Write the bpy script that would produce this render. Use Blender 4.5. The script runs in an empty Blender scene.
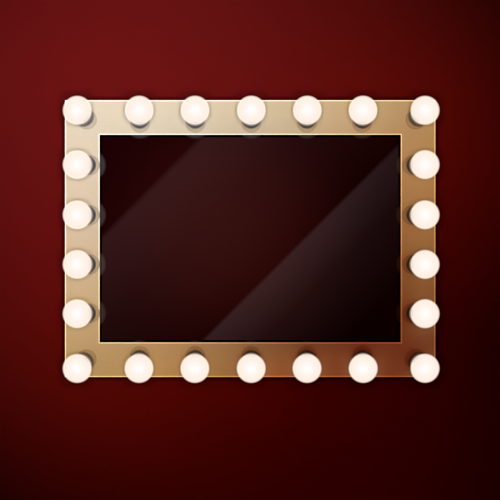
import bpy, bmesh, math, os
from mathutils import Vector, Matrix

# ------------------------------------------------------------------ camera
S = 0.0025                     # one pixel of the 500 px photograph, in metres, on the frame's front face
Z0 = 1.5                       # height of the picture centre above the floor
CAMD = 6.0
scene = bpy.context.scene
C = scene.collection

def P(px, py, y=0.0):
    """world point on the frame's front plane, pushed to depth y (y > 0 is towards the wall)"""
    return Vector(((px - 250) * S, y, Z0 + (250 - py) * S))

cam_d = bpy.data.cameras.new("camera")
cam = bpy.data.objects.new("camera", cam_d); C.objects.link(cam)
cam.location = (0, -CAMD, Z0); cam.rotation_euler = (math.radians(90), 0, 0)
cam_d.sensor_width = 36; cam_d.lens = 36 * CAMD / (500 * S)
cam_d.clip_end = 100
scene.camera = cam

# ------------------------------------------------------------------ world, exposure
w = bpy.data.worlds.new("World"); scene.world = w; w.use_nodes = True
w.node_tree.nodes["Background"].inputs[0].default_value = (1.0, 0.12, 0.1, 1)
w.node_tree.nodes["Background"].inputs[1].default_value = 0.004
scene.view_settings.view_transform = 'Standard'; scene.view_settings.look = 'None'
scene.view_settings.exposure = 0; scene.view_settings.gamma = 1
scene.render.resolution_x = scene.render.resolution_y = 1024
scene.cycles.max_bounces = 6
scene.cycles.transparent_max_bounces = 12

# ------------------------------------------------------------------ added lamps
# added soft spots, unseen, in four clusters round the camera; the four lamps of a row share one pool of light,
# so that shadows stay short and fall to every side
#    aimed at (px, py)  cone   colour*power
LAMPS = [
   ((10, 10), 12, (0.3263, 0.4221, 0.7248)),
   ((10, 170), 12, (2.083, 2.567, 4.066)),
   ((10, 320), 12, (0.04553, 0.1441, 0.01171)),
   ((10, 480), 12, (0.0, 0.0, 0.1521)),
   ((170, 10), 12, (2.715, 3.216, 4.744)),
   ((170, 170), 12, (0.1268, 0.0, 0.0)),
   ((170, 480), 12, (0.05665, 0.1461, 0.0)),
   ((320, 10), 12, (0.06157, 0.826, 1.042)),
   ((320, 170), 12, (0.1255, 0.0, 0.0)),
   ((320, 320), 12, (0.26, 0.0, 0.0)),
   ((320, 480), 12, (0.48, 0.0, 0.0)),
   ((480, 10), 12, (0.0, 0.1184, 0.0)),
   ((110, 355), 6, (2.407, 1.419, 0.0)),
   ((395, 125), 6, (3.02, 1.208, 0.0)),
   ((250, 390), 8, (0.1545, 0.0, 0.0)),
   ((130, 110), 7, (0.0, 0.0, 0.4417)),
   ((60, 60), 8, (0.0, 0.007604, 0.2485)),
]
RING = [(0.95, 0.95), (-0.95, 0.95), (0.95, -0.95), (-0.95, -0.95)]
for i, ((ax, ay), cone, col) in enumerate(LAMPS):
    m = max(col)
    d = bpy.data.lights.new("added_spot", 'SPOT')
    d.energy = 250 * m
    d.color = [c / m for c in col] if m else (1, 1, 1)
    d.spot_size = math.radians(cone); d.spot_blend = 1.0
    d.shadow_soft_size = 0.35
    for lx, lz in RING:
        o = bpy.data.objects.new("added_spot", d); C.objects.link(o)
        o.location = (lx, -6.3, Z0 + lz)
        o.rotation_euler = (P(ax, ay) - o.location).to_track_quat('-Z', 'Y').to_euler()

# added unseen emitters behind the camera, shaped into the glass's streaks and red glow
YB = -6.6
KR = (CAMD - YB) / CAMD
def mirror_point(px, py):
    """point behind the camera that the mirror shows at this place of the photograph"""
    return Vector(((px - 250) * S * KR, YB, Z0 + (250 - py) * S * KR))

def streak_panel(a, b, depth, col, strength, back=YB, soft=0.04, knee=(0.55, 0.36), far=1.0):
    """added rectangular softbox: bright edge runs from a to b (mirror pixels), fades out over `depth` pixels to the lower right"""
    A, B = mirror_point(*a), mirror_point(*b)
    ux = (B - A).normalized()
    dn = Vector((-ux.z, 0, ux.x))
    if dn.z > 0: dn = -dn
    L = (B - A).length; H = depth * S * KR
    d = bpy.data.lights.new("streak_emitter", 'AREA'); d.shape = 'RECTANGLE'
    d.size = L; d.size_y = H; d.energy = 1; d.use_nodes = True
    o = bpy.data.objects.new("streak_emitter", d); C.objects.link(o)
    zx = Vector((0, -1, 0))                       # light's +Z (it shines along -Z = +Y)
    yx = -dn                                      # local +Y = the bright edge side
    xx = yx.cross(zx)
    M = Matrix((xx, yx, zx)).transposed().to_4x4()
    M.translation = (A + B) / 2 + dn * H / 2; M.translation.y = back
    o.matrix_world = M
    nt = d.node_tree; N = nt.nodes; K = nt.links
    em = N["Emission"]
    em.inputs[0].default_value = (*col, 1)
    g = N.new("ShaderNodeNewGeometry"); s = N.new("ShaderNodeSeparateXYZ"); K.new(g.outputs["Parametric"], s.inputs[0])
    r = N.new("ShaderNodeValToRGB"); r.color_ramp.interpolation = 'LINEAR'
    e = r.color_ramp.elements
    e[0].position = 0; e[0].color = (0, 0, 0, 1)
    e[1].position = 1.0; e[1].color = (0, 0, 0, 1)
    x = e.new(1 - soft); x.color = (1, 1, 1, 1)
    x = e.new(knee[0]); x.color = (knee[1],) * 3 + (1,)
    K.new(s.outputs[1], r.inputs[0])
    mu = N.new("ShaderNodeMath"); mu.operation = 'MULTIPLY'; mu.inputs[1].default_value = strength
    fa = N.new("ShaderNodeMapRange"); fa.inputs["From Min"].default_value = 0.54; fa.inputs["From Max"].default_value = 0.68   # weaker towards its upper end
    fa.inputs["To Min"].default_value = 1.0; fa.inputs["To Max"].default_value = far
    K.new(s.outputs[0], fa.inputs["Value"])
    m2 = N.new("ShaderNodeMath"); m2.operation = 'MULTIPLY'
    K.new(r.outputs[0], m2.inputs[0]); K.new(fa.outputs[0], m2.inputs[1]); K.new(m2.outputs[0], mu.inputs[0])
    # Blender divides an area lamp's power by its area: undo it so that `strength` is radiance
    d.energy = L * H * math.pi
    K.new(mu.outputs[0], em.inputs[1])
    return o

streak_panel((-150, 485), (500, -165), 145, (1.0, 0.44, 0.47), 0.064)
streak_panel((-10, 551), (610, -69), 103, (1.0, 0.62, 0.69), 0.070, YB - 0.03, knee=(0.58, 0.27), far=0.5)

def round_glow(px, py, rad, col, strength):  # added unseen red panel, only for the glow reflected in the glass
    c = mirror_point(px, py)
    d = bpy.data.lights.new("glow_emitter", 'AREA'); d.shape = 'SQUARE'; d.size = 2 * rad * S * KR
    d.energy = d.size ** 2 * math.pi; d.use_nodes = True
    o = bpy.data.objects.new("glow_emitter", d); C.objects.link(o)
    o.location = (c.x, YB - 0.1, c.z); o.rotation_euler = (math.radians(90), 0, 0)
    nt = d.node_tree; N = nt.nodes; K = nt.links
    em = N["Emission"]; em.inputs[0].default_value = (*col, 1)
    g = N.new("ShaderNodeNewGeometry")
    v = N.new("ShaderNodeVectorMath"); v.operation = 'DISTANCE'; v.inputs[1].default_value = (0.5, 0.5, 0)
    K.new(g.outputs["Parametric"], v.inputs[0])
    r = N.new("ShaderNodeMapRange"); r.interpolation_type = 'SMOOTHERSTEP'
    r.inputs["From Min"].default_value = 0.0; r.inputs["From Max"].default_value = 0.5
    r.inputs["To Min"].default_value = strength; r.inputs["To Max"].default_value = 0
    K.new(v.outputs["Value"], r.inputs["Value"]); K.new(r.outputs[0], em.inputs[1])
round_glow(228, 232, 170, (1.0, 0.13, 0.10), 0.078)

# ------------------------------------------------------------------ materials
def mat(name):
    m = bpy.data.materials.new(name); m.use_nodes = True
    nt = m.node_tree
    return m, nt, nt.nodes["Principled BSDF"], nt.nodes["Material Output"]

def noise_to(nt, p, sock, base, amt, scale, stretch=(1, 1, 1), detail=4):
    tc = nt.nodes.new("ShaderNodeTexCoord"); mp = nt.nodes.new("ShaderNodeMapping")
    mp.inputs["Scale"].default_value = stretch
    n = nt.nodes.new("ShaderNodeTexNoise"); n.inputs["Scale"].default_value = scale; n.inputs["Detail"].default_value = detail
    r = nt.nodes.new("ShaderNodeMapRange")
    r.inputs["From Min"].default_value = 0.25; r.inputs["From Max"].default_value = 0.75
    r.inputs["To Min"].default_value = base - amt; r.inputs["To Max"].default_value = base + amt
    nt.links.new(tc.outputs["Object"], mp.inputs[0]); nt.links.new(mp.outputs[0], n.inputs[0])
    nt.links.new(n.outputs[0], r.inputs[0])
    if sock: nt.links.new(r.outputs[0], p.inputs[sock])
    return r, n

def tinted(nt, p, col, var, scale, stretch):
    """base colour times a faint noise"""
    r, n = noise_to(nt, p, None, 1.0, var, scale, stretch)
    v = nt.nodes.new("ShaderNodeVectorMath"); v.operation = 'SCALE'
    v.inputs[0].default_value = col
    nt.links.new(r.outputs[0], v.inputs["Scale"]); nt.links.new(v.outputs[0], p.inputs["Base Color"])
    return n

M = {}
m, nt, p, o = mat("red_wall_paint")
tinted(nt, p, (0.0670, 0.0025, 0.0016), 0.03, 3.0, (1, 1, 1))
p.inputs["Roughness"].default_value = 0.75; p.inputs["Specular IOR Level"].default_value = 0.0
bp = nt.nodes.new("ShaderNodeBump"); bp.inputs["Strength"].default_value = 0.08; bp.inputs["Distance"].default_value = 0.0006
nn = nt.nodes.new("ShaderNodeTexNoise"); nn.inputs["Scale"].default_value = 350
tc = nt.nodes.new("ShaderNodeTexCoord"); nt.links.new(tc.outputs["Object"], nn.inputs[0])
nt.links.new(nn.outputs[0], bp.inputs["Height"]); nt.links.new(bp.outputs[0], p.inputs["Normal"])
M["wall"] = m

def gold(name, col, rough, var=0.02, stretch=(1, 1, 1), metallic=0.0, spec=0.15):
    m, nt, p, o = mat(name)
    tinted(nt, p, col, var, 60, stretch)
    p.inputs["Roughness"].default_value = rough
    p.inputs["Metallic"].default_value = metallic
    p.inputs["Specular IOR Level"].default_value = spec
    return m
M["gold_h"] = gold("satin_gold_brushed_across", (0.32, 0.215, 0.088), 0.5, 0.025, (0.06, 1, 6))
M["gold_v"] = gold("satin_gold_brushed_upright", (0.32, 0.215, 0.088), 0.5, 0.025, (6, 1, 0.06))
M["highlight_trim"] = gold("edge_highlight_gold", (0.72, 0.50, 0.20), 0.25, 0.01, (1, 1, 1), 0.0, 0.5)  # paler gold: the frame's bright edge highlights put into the colour
M["shade_disc"] = gold("shaded_satin_gold", (0.25, 0.165, 0.067), 0.5, 0.01)  # darker frame gold: the bulb's shadow put into the disc's colour
m, nt, p, o = mat("black_inner_shade"); p.inputs["Base Color"].default_value = (0.0012, 0.0007, 0.0007, 1)
p.inputs["Roughness"].default_value = 0.9; p.inputs["Specular IOR Level"].default_value = 0.0; M["inner_shade_rim"] = m  # recess shadow round the glass, put into a black rim
m, nt, p, o = mat("black_contact_shade"); p.inputs["Base Color"].default_value = (0.006, 0.003, 0.003, 1)
p.inputs["Roughness"].default_value = 0.8; p.inputs["Specular IOR Level"].default_value = 0.05; M["black"] = m

# dark mirror glass: mostly a clear mirror-like reflection of the added emitters, a little body colour
m, nt, p, o = mat("dark_mirror_glass")
g = nt.nodes.new("ShaderNodeBsdfGlossy"); g.inputs["Color"].default_value = (1, 1, 1, 1); g.inputs["Roughness"].default_value = 0.0
mx = nt.nodes.new("ShaderNodeMixShader"); mx.inputs[0].default_value = 0.28
p.inputs["Base Color"].default_value = (0.0072, 0.0002, 0.0003, 1); p.inputs["Specular IOR Level"].default_value = 0.0
nt.links.new(p.outputs[0], mx.inputs[1]); nt.links.new(g.outputs[0], mx.inputs[2]); nt.links.new(mx.outputs[0], o.inputs[0])
M["glass"] = m

# socket: dark blued steel
m, nt, p, o = mat("dark_steel")
p.inputs["Base Color"].default_value = (0.17, 0.155, 0.13, 1); p.inputs["Metallic"].default_value = 0.7
noise_to(nt, p, "Roughness", 0.33, 0.05, 300)
M["steel"] = m

# pale halo disc under each socket: the bulb's reflected glow put into colour
m, nt, p, o = mat("halo_film")
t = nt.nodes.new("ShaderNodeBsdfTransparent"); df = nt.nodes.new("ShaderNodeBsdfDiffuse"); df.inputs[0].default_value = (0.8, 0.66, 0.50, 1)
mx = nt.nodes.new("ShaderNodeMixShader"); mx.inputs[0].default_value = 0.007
tc = nt.nodes.new("ShaderNodeTexCoord"); sx = nt.nodes.new("ShaderNodeVectorMath"); sx.operation = 'MULTIPLY_ADD'   # halo fades out towards the rim
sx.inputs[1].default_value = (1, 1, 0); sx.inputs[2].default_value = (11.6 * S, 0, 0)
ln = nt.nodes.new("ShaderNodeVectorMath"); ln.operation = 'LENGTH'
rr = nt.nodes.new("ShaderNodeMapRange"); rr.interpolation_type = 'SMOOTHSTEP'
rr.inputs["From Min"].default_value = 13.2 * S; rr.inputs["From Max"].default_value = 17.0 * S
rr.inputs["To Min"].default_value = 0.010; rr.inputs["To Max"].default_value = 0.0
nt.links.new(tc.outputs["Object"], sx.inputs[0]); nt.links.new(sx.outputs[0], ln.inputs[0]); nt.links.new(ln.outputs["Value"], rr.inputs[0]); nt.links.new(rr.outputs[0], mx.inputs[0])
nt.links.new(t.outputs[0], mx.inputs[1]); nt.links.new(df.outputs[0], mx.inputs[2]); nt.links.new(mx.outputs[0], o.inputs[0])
M["clear"] = m  # nearly clear film that carries the painted halo

# lit frosted bulb: the glass glows, its rim fades as a painted glow haze
m, nt, p, o = mat("glowing_frosted_glass")
nt.nodes.remove(p)
lw = nt.nodes.new("ShaderNodeLayerWeight"); lw.inputs[0].default_value = 0.5
em = nt.nodes.new("ShaderNodeEmission"); t = nt.nodes.new("ShaderNodeBsdfTransparent")
ra = nt.nodes.new("ShaderNodeValToRGB"); e = ra.color_ramp.elements; ra.color_ramp.interpolation = 'EASE'   # opacity against facing
e[0].position = 0.38; e[0].color = (0.99,) * 3 + (1,); e[1].position = 1.0; e[1].color = (0, 0, 0, 1)
x = e.new(0.54); x.color = (0.38,) * 3 + (1,); x = e.new(0.72); x.color = (0.07,) * 3 + (1,)
nt.links.new(lw.outputs["Facing"], ra.inputs[0])
rc = nt.nodes.new("ShaderNodeValToRGB"); e = rc.color_ramp.elements
e[0].position = 0.0; e[0].color = (1.0, 0.97, 0.94, 1); e[1].position = 0.5; e[1].color = (1.0, 0.84, 0.73, 1); x = e.new(0.14); x.color = (1.0, 0.90, 0.83, 1)
nt.links.new(lw.outputs["Facing"], rc.inputs[0]); nt.links.new(rc.outputs[0], em.inputs[0])
gs = nt.nodes.new("ShaderNodeMapRange"); gs.inputs["From Min"].default_value = 0.42; gs.inputs["From Max"].default_value = 0.85
gs.inputs["To Min"].default_value = 1.0; gs.inputs["To Max"].default_value = 2.7
nt.links.new(lw.outputs["Facing"], gs.inputs[0]); nt.links.new(gs.outputs[0], em.inputs[1])
mx = nt.nodes.new("ShaderNodeMixShader")
nt.links.new(ra.outputs[0], mx.inputs[0]); nt.links.new(t.outputs[0], mx.inputs[1]); nt.links.new(em.outputs[0], mx.inputs[2])
nt.links.new(mx.outputs[0], o.inputs[0])
M["bulb"] = m
m, nt, p, o = mat("glowing_filament")
p.inputs["Base Color"].default_value = (0, 0, 0, 1); p.inputs["Emission Color"].default_value = (1, 0.95, 0.9, 1); p.inputs["Emission Strength"].default_value = 16.0
M["filament"] = m

# ------------------------------------------------------------------ mesh helpers
def link(name, bm, material, parent=None, smooth=False):
    me = bpy.data.meshes.new(name)
    bmesh.ops.recalc_face_normals(bm, faces=bm.faces)
    bm.to_mesh(me); bm.free()
    me.materials.append(material)
    if smooth:
        for f in me.polygons: f.use_smooth = True
        me.set_sharp_from_angle(angle=math.radians(35))
    o = bpy.data.objects.new(name, me); C.objects.link(o)
    if parent: o.parent = parent
    return o

def ring_profile(bm, x0, y0, x1, y1, prof):
    """mitred rectangular moulding. Rectangle in photo pixels; prof = [(inset_px, depth_m)...] closed section"""
    loops = []
    for ins, dep in prof:
        loops.append([bm.verts.new(P(a, b, dep) - ORG) for a, b in
                      ((x0 + ins, y0 + ins), (x1 - ins, y0 + ins), (x1 - ins, y1 - ins), (x0 + ins, y1 - ins))])
    n = len(loops)
    for i in range(n):
        A, B = loops[i], loops[(i + 1) % n]
        for j in range(4):
            k = (j + 1) % 4
            bm.faces.new((A[j], A[k], B[k], B[j]))

def box(bm, lo, hi):
    v = [bm.verts.new((x, y, z)) for x in (lo[0], hi[0]) for y in (lo[1], hi[1]) for z in (lo[2], hi[2])]
    for f in ((0, 1, 3, 2), (4, 6, 7, 5), (0, 4, 5, 1), (2, 3, 7, 6), (0, 2, 6, 4), (1, 5, 7, 3)):
        bm.faces.new([v[i] for i in f])

def lathe(bm, prof, seg=48, close=True):
    """prof = [(radius, height)] turned about Z"""
    rings = []
    for r, z in prof:
        if r < 1e-6: rings.append([bm.verts.new((0, 0, z))])
        else: rings.append([bm.verts.new((r * math.cos(2 * math.pi * i / seg), r * math.sin(2 * math.pi * i / seg), z)) for i in range(seg)])
    for A, B in zip(rings, rings[1:]):
        for i in range(seg):
            j = (i + 1) % seg
            if len(A) == 1: bm.faces.new((A[0], B[j], B[i]))
            elif len(B) == 1: bm.faces.new((A[i], A[j], B[0]))
            else: bm.faces.new((A[i], A[j], B[j], B[i]))

# ------------------------------------------------------------------ wall
WALL_Y = 0.058
ORG = Vector((0, 0, 0))
bm = bmesh.new(); box(bm, (-4, WALL_Y, -1.0), (4, WALL_Y + 0.15, 4.5))
wall = link("wall", bm, M["wall"]); wall["kind"] = "structure"

# ------------------------------------------------------------------ mirror
ORG = P(250, 239)
mirror = bpy.data.objects.new("vanity_mirror", None); C.objects.link(mirror); mirror.location = ORG
mirror["label"] = "wide satin gold dressing room mirror edged with lit round bulbs on dark red wall"
mirror["category"] = "mirror"

X0, Y0, X1, Y1 = 64.8, 100.0, 435.6, 377.2          # outside of the frame
W = 35.0                                            # width of its border
# four mitred boards
def board(name, side, material):
    bm = bmesh.new()
    prof = [(0.9, 0.0), (W - 0.9, 0.0), (W - 0.9, 0.022), (0.9, 0.022)]
    cs = [(X0, Y0, 1, 1), (X1, Y0, -1, 1), (X1, Y1, -1, -1), (X0, Y1, 1, -1)]
    a, b = cs[side], cs[(side + 1) % 4]
    rows = [[bm.verts.new(P(c[0] + c[2] * i, c[1] + c[3] * i, d) - ORG) for i, d in prof] for c in (a, b)]
    for i in range(4):
        j = (i + 1) % 4
        bm.faces.new((rows[0][i], rows[0][j], rows[1][j], rows[1][i]))
    bm.faces.new(rows[0]); bm.faces.new(rows[1])
    return link(name, bm, material, mirror)
for s in range(4):
    board("frame_board", s, M["gold_h"] if s % 2 == 0 else M["gold_v"])
bm = bmesh.new(); ring_profile(bm, X0, Y0, X1, Y1, [(0.0, -0.0008), (0.35, -0.0022), (1.1, -0.0022), (1.45, -0.0008), (1.45, 0.0006), (0.9, 0.0006), (0.9, 0.024), (0, 0.024)])
link("outer_highlight_trim", bm, M["highlight_trim"], mirror)
bm = bmesh.new(); ring_profile(bm, X0 + W - 1.45, Y0 + W - 1.45, X1 - W + 1.45, Y1 - W + 1.45,
             [(0.0, -0.0008), (0.35, -0.0022), (1.1, -0.0022), (1.45, -0.0008), (1.45, 0.0025), (0.55, 0.0025), (0.55, 0.0006), (0, 0.0006)])
link("inner_highlight_trim", bm, M["highlight_trim"], mirror)
bm = bmesh.new(); ring_profile(bm, X0 + W, Y0 + W, X1 - W, Y1 - W, [(-1.6, 0.0235), (-0.85, 0.0235), (-0.85, 0.0027), (0.6, 0.0027), (1.9, 0.0120), (1.9, 0.0235)])
link("inner_shade_rim", bm, M["inner_shade_rim"], mirror)
bm = bmesh.new(); a = P(X0 + W - 0.5, Y1 - W + 0.5) - ORG; b = P(X1 - W + 0.5, Y0 + W - 0.5) - ORG
box(bm, (a.x, 0.013, a.z), (b.x, 0.018, b.z)); link("mirror_glass", bm, M["glass"], mirror)
bm = bmesh.new(); a = P(X0 - 0.9, Y1 + 0.9) - ORG; b = P(X1 + 0.9, Y0 - 0.9) - ORG
box(bm, (a.x, 0.026, a.z), (b.x, WALL_Y - 0.002, b.z)); link("contact_shade_board", bm, M["black"], mirror)  # black board jutting past the frame: its contact shadow put into colour

# ------------------------------------------------------------------ bulbs
BR = 14.9 * S                 # globe radius (its outermost rim is the soft glow haze)
OUT = 0.047                   # how far the globe's centre stands off the frame
LAT = 11.6 * S                # how far it leans towards the outside
Yc = -OUT

def bulb_parts():
    """one bulb leaning along +Z of a helper frame: local x = outwards lean, local y = off the frame"""
    axis = Vector((LAT, 0, OUT)).normalized()       # build space: Z = off the frame, X = lean direction
    rot = Vector((0, 0, 1)).rotation_difference(axis).to_matrix().to_4x4()
    cen = Vector((LAT, 0, OUT))
    # globe
    bm = bmesh.new(); bmesh.ops.create_uvsphere(bm, u_segments=64, v_segments=32, radius=BR)
    globe = bm, cen
    # pale halo disc and darker shade disc, flat on the frame
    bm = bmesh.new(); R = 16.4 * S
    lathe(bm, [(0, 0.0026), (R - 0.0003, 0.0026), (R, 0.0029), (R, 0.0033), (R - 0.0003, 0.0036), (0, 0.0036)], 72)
    halo = bm
    bm = bmesh.new(); R = 9.7 * S
    lathe(bm, [(0, 0.0038), (R, 0.0038), (R, 0.0042), (R - 0.0008, 0.0046), (0, 0.0046)], 64)
    shade_disc = bm
    # swivel socket: round shell, neck, lip under the glass
    bm = bmesh.new()
    r = 9.7 * S; f = 3.8 * S / axis.x               # shell centre on the axis
    pr = []
    for i in range(0, 15):
        a = math.radians(-90 + 97 * i / 14); pr.append((max(0, r * math.cos(a)), f + r * math.sin(a)))
    pr[0] = (0, pr[0][1])
    pr += [(r * 0.97, f + 0.0030), (r * 0.88, f + 0.0036), (0.0, f + 0.0036)]
    lathe(bm, pr, 64)
    # keep the shell above the shade disc
    bmesh.ops.transform(bm, matrix=rot, verts=bm.verts)
    for v in bm.verts: v.co.z = max(v.co.z, 0.0048)
    sock = bm
    # filament: a W of thin wire across the globe, on its lead wires
    bm = bmesh.new()
    pts = [(-0.0090, -0.003), (-0.0050, 0.0075), (0.0, -0.0035), (0.0050, 0.0075), (0.0090, -0.003)]
    for (x0, z0), (x1, z1) in zip(pts, pts[1:]):
        A = Vector((0, x0, z0)); B = Vector((0, x1, z1)); d = B - A
        mt = Matrix.Translation((A + B) / 2) @ d.to_track_quat('Z', 'Y').to_matrix().to_4x4()
        bmesh.ops.create_cone(bm, cap_ends=True, segments=8, radius1=0.0008, radius2=0.0008, depth=d.length + 0.0008, matrix=mt)
    fila = bm
    return globe, halo, shade_disc, sock, fila

(gb, gc), halo, shade_disc, sock, fila = bulb_parts()
bulb0 = link("light_bulb", gb, M["bulb"], None, True)
# children sit relative to the globe's centre
def child(name, bm, material, off):
    o = link(name, bm, material, bulb0, True)
    for v in o.data.vertices: v.co += off
    return o
k = -gc
child("halo_disc", halo, M["clear"], k); child("socket_shade_disc", shade_disc, M["shade_disc"], k); child("socket", sock, M["steel"], k)
# the filament faces the viewer: its plane is spanned by the lean direction and the sideways one
fo = child("filament", fila, M["filament"], Vector((0, 0, 0)))
for v in fo.data.vertices: v.co = Vector((v.co.z, v.co.y, v.co.x + 0.012))

bulbs = []                      # (globe centre px, py, outward direction)
D = math.sqrt(0.5)
for px in (139.2, 195, 251.3, 307.3, 363): bulbs.append((px, 110.2, (0, -1)))
for px in (139, 194.8, 251.2, 307, 363.2): bulbs.append((px, 368.4, (0, 1)))
for py in (164.6, 214.8, 264.4, 313.7): bulbs.append((77.2, py, (-1, 0))); bulbs.append((425.0, py, (1, 0)))
bulbs += [(77.3, 110.3, (-D, -D)), (425, 110.3, (D, -D)), (77.2, 368.4, (-D, D)), (425, 368.3, (D, D))]
kids = list(bulb0.children)
for i, (px, py, (dx, dy)) in enumerate(bulbs):
    if i == 0: b = bulb0
    else:
        b = bulb0.copy(); C.objects.link(b)
        for c in kids:
            d = c.copy(); C.objects.link(d); d.parent = b
    b.parent = mirror
    # perspective: a point OUT nearer the lens must stand a little nearer the axis to appear at px, py
    q = (CAMD + Yc) / CAMD
    pos = Vector(((px - 250) * S * q, Yc, Z0 + (250 - py) * S * q))
    lean = Vector((dx, 0, -dy)); off = Vector((0, -1, 0)); side = off.cross(lean)
    R = Matrix((lean, side, off)).transposed().to_4x4()
    R.translation = pos - ORG
    b.matrix_parent_inverse = Matrix.Identity(4)
    b.matrix_local = R
    b["group"] = "round bulbs along the mirror frame"
